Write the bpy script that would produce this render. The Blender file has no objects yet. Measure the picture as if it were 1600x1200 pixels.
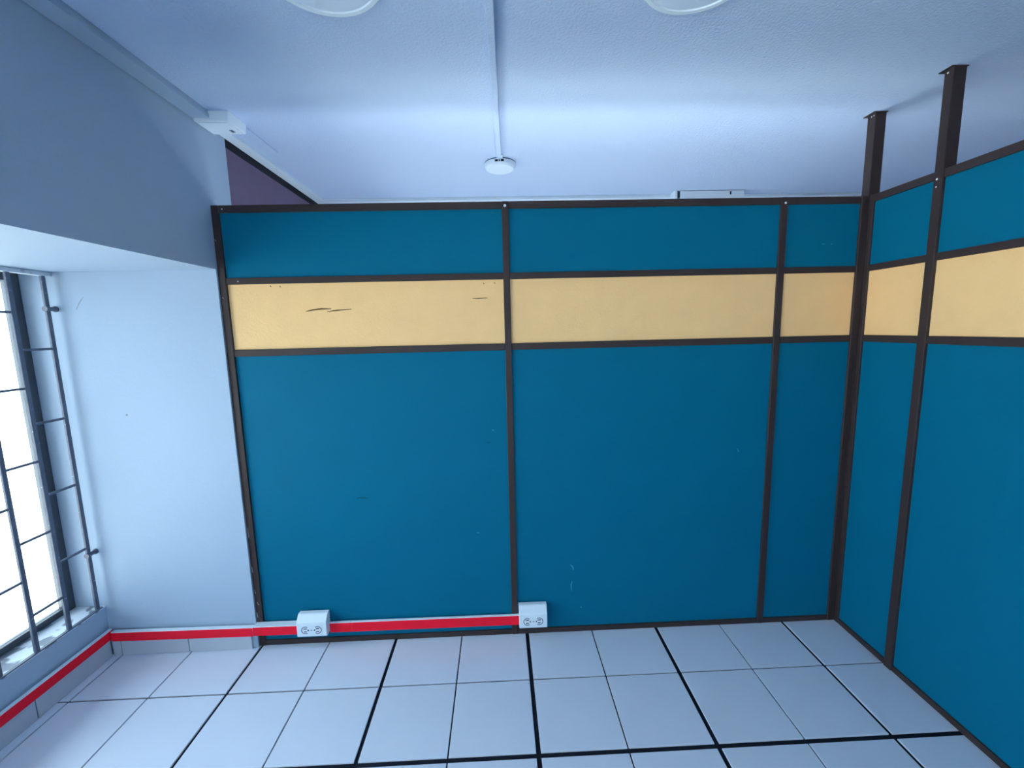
import bpy, bmesh, math, random
from mathutils import Matrix, Vector

random.seed(7)
S = bpy.context.scene
COL = S.collection
PI = math.pi

# ------------------------------------------------------------------ camera
cam_d = bpy.data.cameras.new('camera')
cam = bpy.data.objects.new('camera', cam_d)
COL.objects.link(cam)
S.camera = cam
cam_d.sensor_fit = 'HORIZONTAL'
cam_d.sensor_width = 36.0
cam_d.lens = 650.155 / 1600.0 * 36.0
cam_d.clip_start = 0.02
RX, RY, RZ = -0.1317, 0.0234, -0.0299          # pitch, roll, yaw of a level camera looking along +y
Rm = Matrix.Rotation(RZ, 3, 'Z') @ Matrix.Rotation(RX, 3, 'X') @ Matrix.Rotation(RY, 3, 'Y')
right, fwd, up = Rm.col[0], Rm.col[1], Rm.col[2]
cam.matrix_world = Matrix(((right.x, up.x, -fwd.x, 1.2628),
                           (right.y, up.y, -fwd.y, -1.9210),
                           (right.z, up.z, -fwd.z, 1.5327),
                           (0, 0, 0, 1)))

# ------------------------------------------------------------------ sky and exposure
world = bpy.data.worlds.new('overcast_sky')
S.world = world
world.use_nodes = True
bg = world.node_tree.nodes['Background']
bg.inputs['Color'].default_value = (0.70, 0.86, 1.0, 1)     # even overcast sky
bg.inputs['Strength'].default_value = 2.9
sun_d = bpy.data.lights.new('sun', 'SUN')
sun = bpy.data.objects.new('sun', sun_d)
COL.objects.link(sun)
sun_d.energy = 11.5                                         # sun runs along the window wall and lights the ground outside
sun_d.color = (1.0, 0.97, 0.93)
sun_d.angle = math.radians(2.0)
sun.rotation_euler = Vector((-0.12, -0.62, -0.78)).to_track_quat('-Z', 'Y').to_euler()
S.view_settings.view_transform = 'Standard'
S.view_settings.look = 'None'
S.view_settings.gamma = 1.0
S.view_settings.use_curve_mapping = False
S.view_settings.exposure = 1.4
S.cycles.use_denoising = True
S.cycles.max_bounces = 12
S.cycles.diffuse_bounces = 8
S.cycles.sample_clamp_indirect = 6.0

# ------------------------------------------------------------------ materials
def new_mat(name):
    m = bpy.data.materials.new(name)
    m.use_nodes = True
    nt = m.node_tree
    return m, nt, nt.nodes['Principled BSDF']

def surf(name, col, rough=0.6, spec=0.3, var=0.05, vscale=3.0, bump=0.0, bscale=200.0, metal=0.0,
         speck=None, speck_scale=60.0, speck_cut=0.78, bdist=0.002):
    """Plain colour with slow mottling, optional fine relief and optional specks of wear."""
    m, nt, b = new_mat(name)
    N, L = nt.nodes, nt.links
    tc = N.new('ShaderNodeTexCoord')
    n1 = N.new('ShaderNodeTexNoise'); n1.inputs['Scale'].default_value = vscale; n1.inputs['Detail'].default_value = 4
    L.new(tc.outputs['Object'], n1.inputs['Vector'])
    mix = N.new('ShaderNodeMixRGB')
    mix.inputs['Color1'].default_value = tuple(c * (1 - var) for c in col) + (1,)
    mix.inputs['Color2'].default_value = tuple(min(1, c * (1 + var)) for c in col) + (1,)
    L.new(n1.outputs['Fac'], mix.inputs['Fac'])
    out = mix.outputs['Color']
    if speck:
        n2 = N.new('ShaderNodeTexNoise'); n2.inputs['Scale'].default_value = speck_scale; n2.inputs['Detail'].default_value = 2
        L.new(tc.outputs['Object'], n2.inputs['Vector'])
        r = N.new('ShaderNodeValToRGB')
        r.color_ramp.elements[0].position = speck_cut
        r.color_ramp.elements[1].position = speck_cut + 0.05
        L.new(n2.outputs['Fac'], r.inputs['Fac'])
        mx = N.new('ShaderNodeMixRGB')
        L.new(r.outputs['Color'], mx.inputs['Fac'])
        L.new(out, mx.inputs['Color1'])
        mx.inputs['Color2'].default_value = tuple(speck) + (1,)
        out = mx.outputs['Color']
    L.new(out, b.inputs['Base Color'])
    b.inputs['Roughness'].default_value = rough
    b.inputs['Specular IOR Level'].default_value = spec
    b.inputs['Metallic'].default_value = metal
    if bump:
        n3 = N.new('ShaderNodeTexNoise'); n3.inputs['Scale'].default_value = bscale; n3.inputs['Detail'].default_value = 3
        L.new(tc.outputs['Object'], n3.inputs['Vector'])
        bp = N.new('ShaderNodeBump'); bp.inputs['Strength'].default_value = bump; bp.inputs['Distance'].default_value = bdist
        L.new(n3.outputs['Fac'], bp.inputs['Height'])
        L.new(bp.outputs['Normal'], b.inputs['Normal'])
    return m

M = {}
M['wall'] = surf('white_wall_paint', (0.385, 0.48, 0.60), 0.7, 0.2, 0.03, 2.0, 0.25, 90)
M['ceiling'] = surf('rough_ceiling_plaster', (0.50, 0.60, 0.78), 0.75, 0.2, 0.03, 1.5, 0.55, 110, bdist=0.004)
M['tile'] = surf('glazed_floor_tile', (0.68, 0.72, 0.82), 0.38, 0.4, 0.05, 4.0, 0.1, 60)
M['grout'] = surf('black_floor_grout', (0.012, 0.015, 0.025), 0.9, 0.1, 0.2, 20)
M['skirting'] = surf('skirting_tile', (0.50, 0.54, 0.60), 0.4, 0.4, 0.1, 8.0)
M['teal'] = surf('teal_laminate', (0.0, 0.135, 0.235), 0.6, 0.08, 0.06, 3.0, 0.15, 400,
                 speck=(0.03, 0.26, 0.33), speck_scale=26, speck_cut=0.79)
M['cream'] = surf('cream_laminate', (0.96, 0.59, 0.265), 0.6, 0.25, 0.05, 12.0, 0.35, 130)
M['frame'] = surf('dark_brown_steel', (0.042, 0.028, 0.028), 0.5, 0.25, 0.15, 8.0, 0.0, 1,
                  speck=(0.35, 0.34, 0.36), speck_scale=90, speck_cut=0.80)
M['plastic'] = surf('white_plastic', (0.74, 0.82, 0.88), 0.4, 0.4, 0.02, 5.0)
M['red'] = surf('red_paint', (0.98, 0.012, 0.035), 0.55, 0.12, 0.10, 25.0, speck=(0.75, 0.7, 0.74), speck_scale=45, speck_cut=0.76)
M['purple'] = surf('purple_paint', (0.165, 0.12, 0.19), 0.7, 0.2, 0.12, 6.0)
M['black'] = surf('black_paint', (0.006, 0.006, 0.012), 0.6, 0.2, 0.1, 6.0)
M['bar'] = surf('grey_blue_painted_iron', (0.10, 0.12, 0.17), 0.5, 0.4, 0.25, 30.0, speck=(0.5, 0.55, 0.6), speck_scale=60, speck_cut=0.72)
M['alu'] = surf('dark_window_aluminium', (0.055, 0.065, 0.085), 0.45, 0.5, 0.3, 20.0, speck=(0.3, 0.33, 0.36), speck_scale=70, speck_cut=0.75)
M['sill'] = surf('stained_sill', (0.62, 0.68, 0.74), 0.6, 0.3, 0.1, 10.0, 0.2, 60, speck=(0.20, 0.23, 0.28), speck_scale=11, speck_cut=0.54)
M['dark'] = surf('dark_slot', (0.012, 0.014, 0.03), 0.6, 0.2, 0.05, 5.0)
M['groove'] = surf('grey_groove', (0.13, 0.16, 0.24), 0.6, 0.2, 0.05, 5.0)
M['scuff'] = surf('brown_scuff', (0.16, 0.08, 0.03), 0.8, 0.1, 0.2, 60.0)
M['pencil'] = surf('grey_scratch', (0.28, 0.33, 0.40), 0.8, 0.1, 0.2, 60.0)
M['screw'] = surf('bright_screw', (0.8, 0.82, 0.85), 0.3, 0.5, 0.05, 5.0)
M['diffuser'] = surf('lamp_diffuser', (0.70, 0.79, 0.90), 0.45, 0.35, 0.02, 5.0)
M['concrete'] = surf('pale_concrete', (0.62, 0.62, 0.58), 0.8, 0.2, 0.1, 1.0)

def glass_mat():
    m, nt, b = new_mat('window_glass')
    N, L = nt.nodes, nt.links
    tr = N.new('ShaderNodeBsdfTransparent'); tr.inputs['Color'].default_value = (0.95, 0.98, 0.98, 1)
    gl = N.new('ShaderNodeBsdfGlossy'); gl.inputs['Roughness'].default_value = 0.02
    fr = N.new('ShaderNodeFresnel'); fr.inputs['IOR'].default_value = 1.2
    mx = N.new('ShaderNodeMixShader')
    L.new(fr.outputs[0], mx.inputs[0]); L.new(tr.outputs[0], mx.inputs[1]); L.new(gl.outputs[0], mx.inputs[2])
    L.new(mx.outputs[0], N['Material Output'].inputs['Surface'])
    return m
M['glass'] = glass_mat()

# ------------------------------------------------------------------ mesh helpers
def add_box(bm, x0, x1, y0, y1, z0, z1):
    v = [bm.verts.new(c) for c in ((x0, y0, z0), (x1, y0, z0), (x1, y1, z0), (x0, y1, z0),
                                   (x0, y0, z1), (x1, y0, z1), (x1, y1, z1), (x0, y1, z1))]
    for f in ((3, 2, 1, 0), (4, 5, 6, 7), (0, 1, 5, 4), (1, 2, 6, 5), (2, 3, 7, 6), (3, 0, 4, 7)):
        bm.faces.new([v[i] for i in f])

def add_prism(bm, poly, axis_pts):
    """poly: list of 2D points; axis_pts(p, k) -> 3D point at end k (0/1)."""
    a = [bm.verts.new(axis_pts(p, 0)) for p in poly]
    b = [bm.verts.new(axis_pts(p, 1)) for p in poly]
    n = len(poly)
    bm.faces.new(a); bm.faces.new(list(reversed(b)))
    for i in range(n):
        j = (i + 1) % n
        bm.faces.new((a[j], a[i], b[i], b[j]))
    bmesh.ops.recalc_face_normals(bm, faces=bm.faces)

def add_lathe(bm, prof, c=(0, 0, 0), seg=48):
    """prof: list of (r, z), revolved about the vertical through c."""
    rings = []
    for r, z in prof:
        if r < 1e-6:
            rings.append([bm.verts.new((c[0], c[1], c[2] + z))])
        else:
            rings.append([bm.verts.new((c[0] + r * math.cos(2 * PI * i / seg), c[1] + r * math.sin(2 * PI * i / seg), c[2] + z)) for i in range(seg)])
    for A, B in zip(rings[:-1], rings[1:]):
        for i in range(seg):
            j = (i + 1) % seg
            if len(A) == 1 and len(B) > 1: bm.faces.new((A[0], B[i], B[j]))
            elif len(B) == 1 and len(A) > 1: bm.faces.new((A[i], A[j], B[0]))
            elif len(A) > 1: bm.faces.new((A[i], A[j], B[j], B[i]))
    bmesh.ops.recalc_face_normals(bm, faces=bm.faces)

def mesh_of(name, bm, mat, bevel=0.0, smooth=False):
    if bevel:
        bmesh.ops.bevel(bm, geom=list(bm.edges), offset=bevel, segments=1, affect='EDGES', clamp_overlap=True)
    me = bpy.data.meshes.new(name)
    bm.to_mesh(me); bm.free()
    me.materials.append(M[mat])
    if smooth:
        for p in me.polygons: p.use_smooth = True
    return me

def link(name, me, parent=None, loc=(0, 0, 0), rot=(0, 0, 0)):
    o = bpy.data.objects.new(name, me)
    COL.objects.link(o)
    o.location = loc; o.rotation_euler = rot
    if parent is not None: o.parent = parent
    return o

def box(name, x0, x1, y0, y1, z0, z1, mat, parent=None, bevel=0.0):
    """A box whose origin lies at the centre of its foot."""
    cx, cy = (x0 + x1) / 2, (y0 + y1) / 2
    bm = bmesh.new()
    add_box(bm, x0 - cx, x1 - cx, y0 - cy, y1 - cy, 0, z1 - z0)
    return link(name, mesh_of(name, bm, mat, bevel), parent, (cx, cy, z0))

def boxes(name, lst, mat, parent=None, bevel=0.0):
    bm = bmesh.new()
    for b in lst: add_box(bm, *b)
    return link(name, mesh_of(name, bm, mat, bevel), parent)

def empty(name, loc=(0, 0, 0), rz=0.0):
    o = bpy.data.objects.new(name, None)
    COL.objects.link(o); o.location = loc; o.rotation_euler = (0, 0, rz)
    o.empty_display_size = 0.1
    return o

def tag(o, label, cat, group=None):
    o['label'] = label; o['category'] = cat
    if group: o['group'] = group
    return o

def struct(o):
    o['kind'] = 'structure'
    return o

# ------------------------------------------------------------------ dimensions (metres)
HC = 2.446            # ceiling
XB = 0.035            # room face of the beam over the window recess
XW = -0.666           # room face of the low wall under the window
XO = -0.845            # outer face
ZS = 0.255            # sill
ZB = 1.821            # underside of the beam
YC0, YC1 = -0.008, 0.155   # pilaster between the two windows
YN = -4.6             # end of the room behind the camera
YF = 1.20             # far wall beyond the partition
XR = 4.9              # far right wall beyond the partition
T = 0.33              # tile pitch
TX0 = 0.0481          # a thick joint
TY0 = -0.276          # a thin joint

# ------------------------------------------------------------------ the shell
struct(box('floor', XO, XR, YN, 0.054, -0.12, -0.006, 'grout'))
floor = bpy.data.objects['floor']
struct(box('floor', XO, XR, 0.054, YF, -0.12, -0.0005, 'tile'))
struct(box('floor', 3.018, XR, YN, 0.054, -0.006, -0.0005, 'tile'))
struct(box('ceiling', XO, XR + 0.15, YN - 0.15, YF + 0.15, HC, HC + 0.12, 'ceiling'))

NW = -4.4             # near end of the window
wl = struct(boxes('wall_left', [
    (XO, XB, NW, YC0, ZB, HC),                 # beam over the recess
    (XO, XW, NW, YC0, -0.1, ZS - 0.006),        # low wall under the window
    (XO, XB, YC0, YC1, -0.1, HC),              # pilaster
    (XO, XB, YN, NW, -0.1, HC),                # end of the wall behind the camera
    (XO, XW, YC1, YF, -0.1, ZS - 0.006),        # low wall in the space beyond
], 'wall'))
struct(box('wall_far_left', XO, XB - 0.004, YC1, YF, ZB, HC - 0.055, 'purple'))
struct(box('trim_1', XO, XB, YC1, YF, HC - 0.055, HC, 'black'))
struct(boxes('wall_back', [
    (XO, XR + 0.15, YF, YF + 0.15, -0.1, 0.25), (XO, XR + 0.15, YF, YF + 0.15, 1.4, HC),
    (XO, 0.7, YF, YF + 0.15, 0.25, 1.4), (2.8, XR + 0.15, YF, YF + 0.15, 0.25, 1.4)], 'wall'))
struct(boxes('wall_front', [
    (XO, XR + 0.15, YN - 0.15, YN, -0.1, 0.4), (XO, XR + 0.15, YN - 0.15, YN, 1.8, HC),
    (XO, 0.4, YN - 0.15, YN, 0.4, 1.8), (1.7, XR + 0.15, YN - 0.15, YN, 0.4, 1.8)], 'wall'))
struct(box('wall_right', XR, XR + 0.15, YN, YF, -0.1, HC, 'wall'))

# marks on the white wall beside the window
def stroke(name, pts, w, y, mat, parent, th=0.0006):
    bm = bmesh.new()
    n = len(pts)
    for k in range(n - 1):
        (xa, za), (xb, zb) = pts[k], pts[k + 1]
        dx, dz = xb - xa, zb - za
        l = math.hypot(dx, dz); nx, nz = -dz / l, dx / l
        wa = w * (0.45 if k == 0 else 1.0) / 2
        wb = w * (0.45 if k == n - 2 else 1.0) / 2
        q = [(xa + nx * wa, za + nz * wa), (xb + nx * wb, zb + nz * wb), (xb - nx * wb, zb - nz * wb), (xa - nx * wa, za - nz * wa)]
        add_prism(bm, q, lambda p, e: (p[0], y - th * e, p[1]))
    return link(name, mesh_of(name, bm, mat), parent)
stroke('scratch', [(-0.583, 1.66), (-0.565, 1.69), (-0.545, 1.715)], 0.004, YC0, 'pencil', wl)
bm = bmesh.new(); add_lathe(bm, [(0, 0), (0.005, 0), (0.004, 0.001), (0, 0.0012)], seg=10)
link('nail_hole', mesh_of('nail_hole', bm, 'pencil'), wl, (-0.435, YC0, 1.185), (PI / 2, 0, 0))

# floor tiles, each a piece of its own with real joints between them
tile_cache = {}
def tile_mesh(w, d):
    k = (round(w, 4), round(d, 4))
    if k not in tile_cache:
        bm = bmesh.new(); add_box(bm, -w / 2, w / 2, -d / 2, d / 2, -0.006, 0)
        top = [e for e in bm.edges if all(abs(v.co.z) < 1e-6 for v in e.verts)]
        bmesh.ops.bevel(bm, geom=top, offset=0.0012, segments=1, affect='EDGES')
        tile_cache[k] = mesh_of('tile', bm, 'tile')
    return tile_cache[k]
def joint_x(k): return {0: .012, 2: .015, 4: .018, 6: .018, 8: .014}.get(k, .0055 if k % 2 else .007)
def joint_y(m): return .0075 if m % 2 == 0 else .020
xs = [(XW, TX0 - 2 * T - joint_x(-2) / 2)]
for k in range(-2, 9):
    xs.append((TX0 + k * T + joint_x(k) / 2, TX0 + (k + 1) * T - joint_x(k + 1) / 2))
ys = []
for m in range(-1, 14):
    ya = TY0 - m * T - joint_y(m) / 2
    yb = TY0 - (m + 1) * T + joint_y(m + 1) / 2
    ys.append((max(yb, YN), ya))
frot = Matrix.Identity(4)
for (xa, xb) in xs:
    for (ya, yb) in ys:
        if yb - ya < 0.02: continue
        x0_, y1_ = xa, yb
        if xa < XB and yb > YC0:          # tiles stop at the white wall
            y1_ = YC0
            if xb > XB: y1_ = yb
        o = link('tile', tile_mesh(xb - x0_, y1_ - ya), floor, ((x0_ + xb) / 2 - floor.location.x, (ya + y1_) / 2 - floor.location.y, 0 - floor.location.z))

# skirting tiles along the white wall and under the window
sk = struct(empty('baseboard_back'))
for a, b in ((-0.650, -0.612), (-0.609, -0.292), (-0.288, 0.012)):
    box('tile', a, b, YC0 - 0.012, YC0, 0.0, 0.085, 'skirting', sk, 0.0015)
sl = struct(empty('baseboard_left'))
y = -0.024
while y > NW:
    box('tile', XW, XW + 0.012, y - 0.326, y, 0.0, 0.098, 'skirting', sl, 0.0015)
    y -= 0.33

# ------------------------------------------------------------------ windows
def window(name, y0, y1, xf0, xf1, parts_mat='alu'):
    """Aluminium sliding window set back behind the sill; y0 < y1."""
    w = struct(empty(name, (XO, (y0 + y1) / 2, ZS)))
    ox, oy, oz = w.location
    def b(n, x0, x1, ya, yb, za, zb, mat, bev=0.0):
        return box(n, x0 - ox, x1 - ox, ya - oy, yb - oy, za - oz, zb - oz, mat, w, bev)
    b('window_sill', XO, XW, y0, y1, ZS - 0.006, ZS, 'sill')
    b('frame_jamb', xf0, xf1, y1 - 0.045, y1, ZS, ZB, parts_mat, 0.002)
    b('frame_jamb', xf0, xf1, y0, y0 + 0.045, ZS, ZB, parts_mat, 0.002)
    b('frame_head', xf0, xf1, y0 + 0.045, y1 - 0.045, ZB - 0.035, ZB, parts_mat, 0.002)
    b('frame_track', xf0, xf1, y0 + 0.045, y1 - 0.045, ZS, ZS + 0.030, parts_mat, 0.002)
    n = max(1, round((y1 - y0) / 0.85))
    for i in range(n):
        ya = y0 + 0.045 + (y1 - y0 - 0.09) * i / n
        yb = y0 + 0.045 + (y1 - y0 - 0.09) * (i + 1) / n
        if i: b('mullion', xf0, xf1 - 0.01, ya - 0.02, ya + 0.02, ZS + 0.03, ZB - 0.035, parts_mat, 0.002)
        b('pane', (xf0 + xf1) / 2 - 0.002, (xf0 + xf1) / 2 + 0.002, ya + (0.02 if i else 0), yb - (0.02 if i < n - 1 else 0), ZS + 0.03, ZB - 0.035, 'glass')
    return w
window('window_1', NW, YC0, -0.836, -0.802)
window('window_2', YC1, YF, -0.836, -0.802)
def added_window(name, loc, rz, w, h):
    """Added, unseen daylight opening with a framed pane; local x runs across the opening, origin at the foot of its middle."""
    o = struct(empty(name, loc, rz))
    a = w / 2
    for n, b in (('frame_jamb', (-a, -a + .05, -.03, .03, 0, h)), ('frame_jamb', (a - .05, a, -.03, .03, 0, h)),
                 ('frame_head', (-a + .05, a - .05, -.03, .03, h - .05, h)), ('frame_track', (-a + .05, a - .05, -.03, .03, 0, .05)),
                 ('pane', (-a + .05, a - .05, -.002, .002, .05, h - .05))):
        box(n, *b, 'glass' if n == 'pane' else 'alu', o)
added_window('added_window_far', (1.75, YF + 0.075, 0.25), 0, 2.1, 1.15)  # unseen opening, added to brighten the ceiling beyond the partition

added_window('added_window_front', (1.05, YN - 0.075, 0.4), 0, 1.3, 1.4)  # added behind the camera, out of view, to lift beam, floor and partition

# iron grille in front of the window, short cross bars set like brickwork
gr = tag(empty('window_grille', (XW - 0.006, YC0, ZS)), 'blue-grey iron grille with staggered cross bars inside the bright window', 'grille')
gx, gy, gz = gr.location
def gbox(n, x0, x1, ya, yb, za, zb, bev=0.0): return box(n, x0 - gx, x1 - gx, ya - gy, yb - gy, za - gz, zb - gz, 'bar', gr, bev)
GX0, GX1 = XW - 0.012, XW - 0.000
hd = gbox('head_bar', GX0 - 0.012, GX1 + 0.004, NW + 0.02, YC0 - 0.002, ZB - 0.018, ZB - 0.0005, 0.0015)
hd.data.materials[0] = M['sill']
gbox('frame_bar', GX0, GX1 + 0.003, NW + 0.02, YC0 - 0.012, ZS + 0.0005, ZS + 0.006, 0.001)
bars_y = [-0.040 - 0.1305 * i for i in range(33)]
vb = None
for i, yy in enumerate(bars_y):
    if vb is None:
        vb = gbox('vertical_bar', GX0, GX1, yy - 0.0085, yy + 0.0085, ZS + 0.006, ZB - 0.018, 0.002)
    else:
        o = vb.copy(); COL.objects.link(o); o.location.y = yy - gy
hb = None
for i in range(32):
    ya, yb = bars_y[i + 1] + 0.0085, bars_y[i] - 0.0085
    z = 1.493 if i % 2 == 0 else 1.645
    while z > ZS + 0.05:
        if hb is None:
            hb = gbox('cross_bar', GX0 + 0.001, GX1 - 0.001, ya, yb, z - 0.005, z + 0.005, 0.0015)
        else:
            o = hb.copy(); COL.objects.link(o); o.location = (hb.location.x, (ya + yb) / 2 - gy, z - 0.005 - gz)
        z -= 0.3075
for z in (1.664, 0.536):
    bm = bmesh.new(); add_lathe(bm, [(0, 0), (0.013, 0), (0.013, 0.006), (0.009, 0.009), (0.009, 0.036), (0.012, 0.038), (0.012, 0.046), (0, 0.046)], seg=12)
    link('wall_clamp', mesh_of('wall_clamp', bm, 'bar'), gr, (0.004, 0.0, z - gz), (PI / 2, 0, 0))

# ground outside
struct(box('ground', -30, 30, -30, 30, -0.5, -0.35, 'concrete'))

# ------------------------------------------------------------------ partitions
def partition(name, label, origin, rz, posts, tall, length_end, screws):
    """posts: list of (x0, x1) along the run; tall: indices reaching the ceiling. Local y grows away from the room."""
    p = tag(empty(name, origin, rz), label, 'partition')
    D = 0.046
    zr = [(0.0, 0.026), (1.436, 1.467), (1.756, 1.784), (2.060, 2.091)]
    for i, (a, b) in enumerate(posts):
        zt = HC if i in tall else 2.091
        box('post', a, b, 0.0 if i not in tall else -0.003, D, 0.0, zt, 'frame', p, 0.0015)
    for i in range(len(posts) - 1):
        a, b = posts[i][1], posts[i + 1][0]
        if b - a < 0.01: continue
        for z0, z1 in zr:
            box('rail', a, b, 0.0015, D - 0.0015, z0, z1, 'frame', p, 0.0015)
        for (z0, z1), m in zip(((0.026, 1.436), (1.467, 1.756), (1.784, 2.060)), ('teal', 'cream', 'teal')):
            pn = box('panel', a, b, 0.010, D - 0.010, z0, z1, m, p)
            pn['label'] = 'cream laminate panel' if m == 'cream' else 'teal laminate panel'
    for (sx, sz, r) in screws:
        bm = bmesh.new(); add_lathe(bm, [(0, 0.0035), (r * 0.6, 0.003), (r, 0.001), (r, 0), (0, 0)], seg=12)
        link('screw', mesh_of('screw', bm, 'screw'), p, (sx, -0.0005, sz), (PI / 2, 0, 0))
    return p

pb = partition('office_partition', 'teal and cream panelled office partition facing the camera, between white wall and corner',
               (0, 0, 0), 0.0, [(0.036, 0.067), (1.2925, 1.3225), (2.553, 2.584), (2.924, 2.954)], (), 2.954,
               [(1.307, 2.072, 0.006), (2.571, 2.066, 0.005), (0.085, 2.074, 0.003), (0.12, 1.768, 0.003)])
pr = partition('office_partition', 'teal and cream panelled office partition receding at right, with two posts reaching the ceiling',
               (2.957, 0, 0), -(PI / 2 + 0.0199), [(-0.043, -0.001), (0.0, 0.022), (0.289, 0.323), (1.557, 1.589), (2.823, 2.855), (4.09, 4.122), (4.57, 4.595)], (0, 2), 4.595,
               [(0.302, 2.060, 0.006), (0.302, 2.032, 0.004), (0.302, 2.432, 0.005), (-0.022, 2.433, 0.004), (-0.010, 2.433, 0.004)])
# small ceiling plates of the two tall posts
for a, b in ((-0.058, 0.002), (0.275, 0.325)):
    box('ceiling_plate', a, b, -0.012, 0.05, HC - 0.003, HC, 'frame', pr)

# scuffs on the cream panel
cream_left = [o for o in pb.children if o.name.startswith('panel') and abs(o.location.z - 1.467) < 1e-4 and o.location.x < 1.0][0]
def scuff(pts, w):
    c = cream_left.location
    stroke('scuff_mark', [(x - c.x, z - c.z) for x, z in pts], w, 0.010 - c.y, 'scuff', cream_left)
scuff([(0.401, 1.632), (0.43, 1.638), (0.47, 1.642), (0.512, 1.641)], 0.0065)
scuff([(0.494, 1.629), (0.54, 1.634), (0.603, 1.638)], 0.0055)
scuff([(1.150, 1.6735), (1.18, 1.6735), (1.219, 1.675)], 0.0045)
for (x, z) in ((0.252, 1.750), (0.294, 1.747), (1.201, 1.743), (1.25, 1.744)):
    scuff([(x, z), (x + 0.002, z - 0.004), (x + 0.004, z - 0.007)], 0.004)

M['chip'] = surf('pale_paint_chip', (0.55, 0.54, 0.54), 0.7, 0.2, 0.1, 40.0)
M['smudge'] = surf('pale_teal_smudge', (0.03, 0.24, 0.33), 0.7, 0.1, 0.1, 40.0)
M['dark_smudge'] = surf('dark_teal_smudge', (0.004, 0.07, 0.12), 0.7, 0.1, 0.1, 40.0)
post_left = [o for o in pb.children if o.name.startswith('post') and o.location.x < 0.1][0]
for (x, z, dx, dz, w) in ((0.041, 0.30, 0.004, -0.02, 0.004), (0.047, 0.235, 0.006, -0.016, 0.004), (0.040, 0.18, 0.003, -0.026, 0.005), (0.050, 0.13, 0.007, -0.013, 0.004),
                          (0.041, 0.62, 0.002, -0.05, 0.003), (0.040, 1.95, 0.004, -0.010, 0.004), (0.044, 1.70, 0.006, -0.004, 0.004), (0.040, 0.42, 0.003, -0.03, 0.003)):
    c = post_left.location
    stroke('paint_chip', [(x - c.x, z - c.z), (x + dx - c.x, z + dz - c.z)], w, 0.0 - c.y, 'chip', post_left, 0.0004)
def smudge(px, pz, pts, w, mat):
    pn = [o for o in pb.children if o.name.startswith('panel') and abs(o.location.x - px) < o.dimensions.x / 2 and o.location.z < pz < o.location.z + o.dimensions.z][0]
    c = pn.location
    stroke('smudge', [(px + a - c.x, pz + b - c.z) for a, b in pts], w, 0.010 - c.y, mat, pn, 0.0003)
bpy.context.view_layer.update()
smudge(1.59, 0.36, [(0, 0), (0.012, -0.012), (0.016, -0.03)], 0.010, 'smudge')
smudge(1.60, 0.27, [(0, 0), (-0.006, -0.02), (-0.004, -0.05)], 0.008, 'smudge')
smudge(2.41, 0.93, [(0, 0), (0.006, -0.010), (0.008, -0.02)], 0.005, 'smudge')
smudge(1.64, 0.13, [(0, 0), (0.004, -0.004), (0.008, -0.006)], 0.006, 'smudge')
smudge(2.755, 1.885, [(0, 0), (0.01, 0.001), (0.022, 0.0)], 0.004, 'smudge')
smudge(2.80, 1.885, [(0, 0), (0.005, 0.0), (0.010, 0.0)], 0.004, 'smudge')
smudge(1.13, 0.55, [(0, 0), (0.008, -0.004), (0.016, -0.004)], 0.005, 'smudge')
smudge(1.22, 1.06, [(0, 0), (0.006, -0.002), (0.012, -0.004)], 0.005, 'smudge')
smudge(0.56, 0.745, [(0, 0), (0.03, 0.002), (0.06, -0.002)], 0.006, 'dark_smudge')
smudge(1.19, 1.00, [(0, 0), (0.012, -0.002), (0.025, 0.0)], 0.004, 'dark_smudge')

# ------------------------------------------------------------------ red-fronted cable raceway and outlets
def sloped_bar(name, p0, p1, n, depth, h, mat, parent=None):
    """Bar from p0 to p1 (lower back edge), n = unit vector away from the wall."""
    p0, p1, n = Vector(p0), Vector(p1), Vector(n)
    bm = bmesh.new()
    q = [(0, 0), (depth, 0), (depth, h), (0, h)]
    add_prism(bm, q, lambda p, e: (p1 if e else p0) + n * p[0] + Vector((0, 0, p[1])))
    return link(name, mesh_of(name, bm, mat), parent)

def raceway(label, p0, p1, n, depth, h, cat='raceway', group=None):
    r = tag(empty('cable_raceway', p0), label, cat, group)
    l = Vector(p1) - Vector(p0)
    sloped_bar('channel', (0, 0, 0), l, n, depth, h, 'plastic', r)
    n3 = Vector(n) * depth
    f = sloped_bar('red_front', n3, l + n3, n, 0.0012, h - 0.004, 'red', r)
    f['label'] = 'red painted front'
    return r
RD = 0.022
raceway('red-fronted cable raceway along the white wall below the scratch', (XW + 0.034, YC0 - 0.012, 0.089), (XB, YC0 - 0.012, 0.083), (0, -1, 0), RD - 0.004, 0.047)
raceway('short red-fronted raceway joining the white wall to the first outlet', (XB + 0.0005, -0.0005, 0.083), (0.2505, -0.0005, 0.082), (0, -1, 0), RD + 0.013, 0.047)
raceway('red-fronted cable raceway on the teal partition between both outlets', (0.3925, -0.0005, 0.065), (1.3275, -0.0005, 0.062), (0, -1, 0), 0.011, 0.052)
raceway('red-fronted cable raceway running under the barred window', (XW + 0.012, YC0 - 0.013, 0.097), (XW + 0.012, NW, 0.115), (1, 0, 0), RD - 0.006, 0.046)

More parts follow.
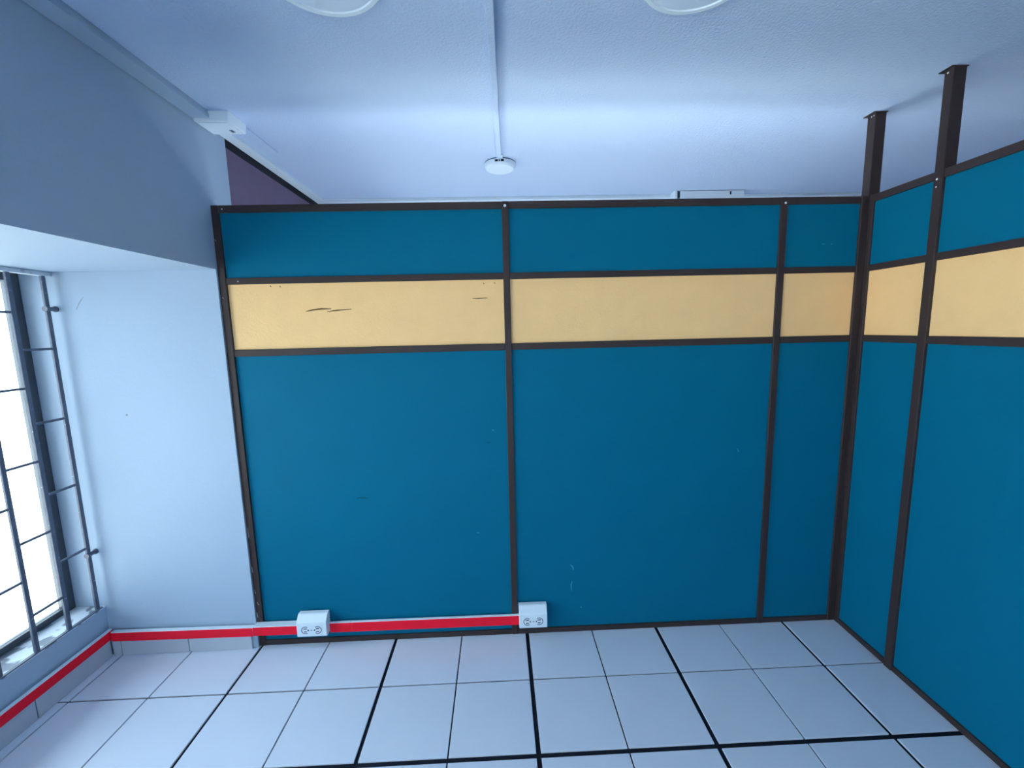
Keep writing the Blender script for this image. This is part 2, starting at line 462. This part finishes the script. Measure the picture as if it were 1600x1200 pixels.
def outlet(label, x0, x1, z0, z1):
    o = tag(empty('outlet_box', ((x0 + x1) / 2, 0, z0)), label, 'outlet', 'surface-mounted outlets on the red raceway')
    w, h = x1 - x0, z1 - z0
    bm = bmesh.new()
    prof = [(0, 0.004), (-0.044, 0.0), (-0.050, 0.006), (-0.050, h * 0.70), (-0.046, h * 0.76), (-0.026, h - 0.003), (-0.020, h), (0, h)]
    add_prism(bm, prof, lambda p, e: (-w / 2 + w * e, p[0], p[1]))
    link('body', mesh_of('body', bm, 'plastic', 0.0015), o)
    zc = h * 0.36
    box('face_plate', -w * 0.36, w * 0.36, -0.0515, -0.0495, zc - 0.026, zc + 0.028, 'plastic', o, 0.0007)
    for s in (-1, 1):
        cx = s * 0.029
        # receptacle ring, open towards the middle screw
        bm = bmesh.new()
        seg = 14
        for k in range(seg):
            a0 = PI * (0.30 + 1.40 * k / seg); a1 = PI * (0.30 + 1.40 * (k + 1) / seg)
            q = [(-s * math.cos(a) * r, math.sin(a) * r) for a, r in ((a0, 0.0200), (a1, 0.0200), (a1, 0.0160), (a0, 0.0160))]
            add_prism(bm, q, lambda p, e: (cx + (p[0]), -0.0515 - 0.0006 * e, zc + p[1]))
        rc = link('socket', mesh_of('socket', bm, 'groove'), o)
        box('slot', cx - 0.008, cx + 0.008, -0.0524, -0.0514, zc + 0.0055, zc + 0.0095, 'dark', rc)
        box('slot', cx - 0.007, cx + 0.007, -0.0524, -0.0514, zc - 0.0095, zc - 0.0055, 'dark', rc)
        box('slot', cx - s * 0.014 - 0.003, cx - s * 0.014 + 0.003, -0.0524, -0.0514, zc - 0.003, zc + 0.003, 'dark', rc)
    bm = bmesh.new(); add_lathe(bm, [(0, 0.001), (0.003, 0.001), (0.003, 0), (0, 0)], seg=10)
    link('screw', mesh_of('screw', bm, 'groove'), o, (0, -0.0514, zc), (PI / 2, 0, 0))
    return o
outlet('white outlet box between two red raceway runs, nearer the white wall', 0.2505, 0.3925, 0.073, 0.180)
outlet('white outlet box at the end of the red raceway, under the middle post', 1.3275, 1.4650, 0.066, 0.175)

# ------------------------------------------------------------------ ceiling fittings
def plain_raceway(label, pts, w, h, mat='plastic'):
    """White mini-trunking on the ceiling along the straight line a-b (plan)."""
    (xa, ya), (xb, yb) = pts
    r = tag(empty('ceiling_raceway', (xa, ya, HC)), label, 'raceway')
    L = math.hypot(xb - xa, yb - ya); ang = math.atan2(yb - ya, xb - xa)
    bm = bmesh.new(); add_box(bm, 0, L, -w / 2 + 0.004, w / 2 - 0.004, -h * 0.45, 0)
    link('channel', mesh_of('channel', bm, mat), r, (0, 0, 0), (0, 0, ang))
    bm = bmesh.new(); add_box(bm, 0, L, -w / 2, w / 2, -h, -h * 0.45)
    link('lid', mesh_of('lid', bm, mat, 0.0012), r, (0, 0, 0), (0, 0, ang))
    return r
plain_raceway('thin white raceway running across the ceiling to the round detector', ((1.192, -3.2), (1.291, 0.405)), 0.024, 0.022, mat='ceiling')
plain_raceway('white raceway in the ceiling corner above the barred window', ((0.072, YN + 0.02), (0.072, -0.052)), 0.068, 0.030, mat='wall')
plain_raceway('white raceway running from junction box over the purple wall', ((0.064, 0.072), (0.064, YF - 0.09)), 0.052, 0.022)
plain_raceway('short white raceway stub ending on the ceiling past the junction box', ((0.152, 0.072), (0.155, 0.350)), 0.050, 0.010, mat='ceiling')
plain_raceway('white raceway along the far wall seen above the partition top', ((0.040, YF - 0.045), (2.498, YF - 0.045)), 0.088, 0.024)
plain_raceway('white raceway along the far wall right of the open box', ((2.986, YF - 0.035), (XR - 0.02, YF - 0.035)), 0.066, 0.020)

jb = tag(empty('junction_box', (0.118, 0.01, HC)), 'white junction box where raceways meet at the ceiling corner', 'junction box')
bm = bmesh.new()
add_prism(bm, [(-0.082, 0), (0.068, 0), (0.062, -0.040), (-0.078, -0.040)], lambda p, e: (p[0], -0.062 + 0.124 * e, p[1]))
link('body', mesh_of('body', bm, 'plastic', 0.003), jb)
box('cover', -0.066, 0.050, -0.050, 0.050, -0.044, -0.040, 'plastic', jb, 0.001)
box('cover_slot', 0.020, 0.034, 0.010, 0.032, -0.0452, -0.0438, 'groove', jb)

ob = tag(empty('trunking_box', (2.742, YF - 0.08, HC)), 'long open white box on the far wall above the partition', 'box')
box('back_plate', -0.242, 0.242, 0.072, 0.080, -0.075, 0.0, 'plastic', ob)
box('bottom_plate', -0.242, 0.242, -0.078, 0.072, -0.075, -0.069, 'plastic', ob)
box('front_plate', -0.205, 0.242, -0.080, -0.074, -0.069, -0.004, 'plastic', ob)
box('end_cap', -0.242, -0.225, -0.078, 0.072, -0.069, 0.0, 'plastic', ob)
box('end_cap', 0.236, 0.242, -0.074, 0.072, -0.069, 0.0, 'plastic', ob)
box('latch', 0.140, 0.150, -0.083, -0.0795, -0.030, -0.010, 'dark', ob)

sd = tag(empty('smoke_detector', (1.298, 0.530, HC)), 'small round white smoke detector at the end of the ceiling raceway', 'smoke detector')
bm = bmesh.new(); add_lathe(bm, [(0, 0), (0.080, 0), (0.080, -0.006), (0, -0.006)], seg=48)
link('base', mesh_of('base', bm, 'groove', 0, True), sd)
bm = bmesh.new(); add_lathe(bm, [(0, -0.006), (0.086, -0.006), (0.087, -0.010), (0.083, -0.026), (0.076, -0.034), (0.070, -0.036), (0.0, -0.036)], seg=48)
link('cover', mesh_of('cover', bm, 'diffuser'), sd)
for a, w in ((-0.19, 0.016), (0.0, 0.006), (0.19, 0.016)):
    t = -PI / 2 - 0.05 + a
    o = box('vent', -w / 2, w / 2, -0.001, 0.002, -0.023, -0.012, 'dark', sd)
    o.location = (0.0850 * math.cos(t), 0.0850 * math.sin(t), -0.021); o.rotation_euler = (0, 0, t + PI / 2)
box('connector', -0.018, 0.014, -0.124, -0.080, -0.006, 0.0, 'plastic', sd, 0.002)

def lamp(label, x, y, r):
    o = tag(empty('ceiling_lamp', (x, y, HC)), label, 'ceiling lamp', 'round lamps on the ceiling')
    bm = bmesh.new(); add_lathe(bm, [(0, 0), (r, 0), (r, -0.016), (r - 0.004, -0.020), (r - 0.016, -0.020), (r - 0.018, -0.016), (0, -0.016)], seg=64)
    link('rim', mesh_of('rim', bm, 'plastic'), o)
    bm = bmesh.new(); add_lathe(bm, [(r - 0.018, -0.0165), (r * 0.8, -0.020), (r * 0.4, -0.023), (0, -0.024)], seg=64)
    link('diffuser', mesh_of('diffuser', bm, 'diffuser', 0, True), o)
    return o
lamp('round unlit ceiling lamp left of the ceiling raceway, cut by the frame', 0.838, -0.745, 0.158)
lamp('round unlit ceiling lamp right of the ceiling raceway, cut by the frame', 1.812, -0.752, 0.158)
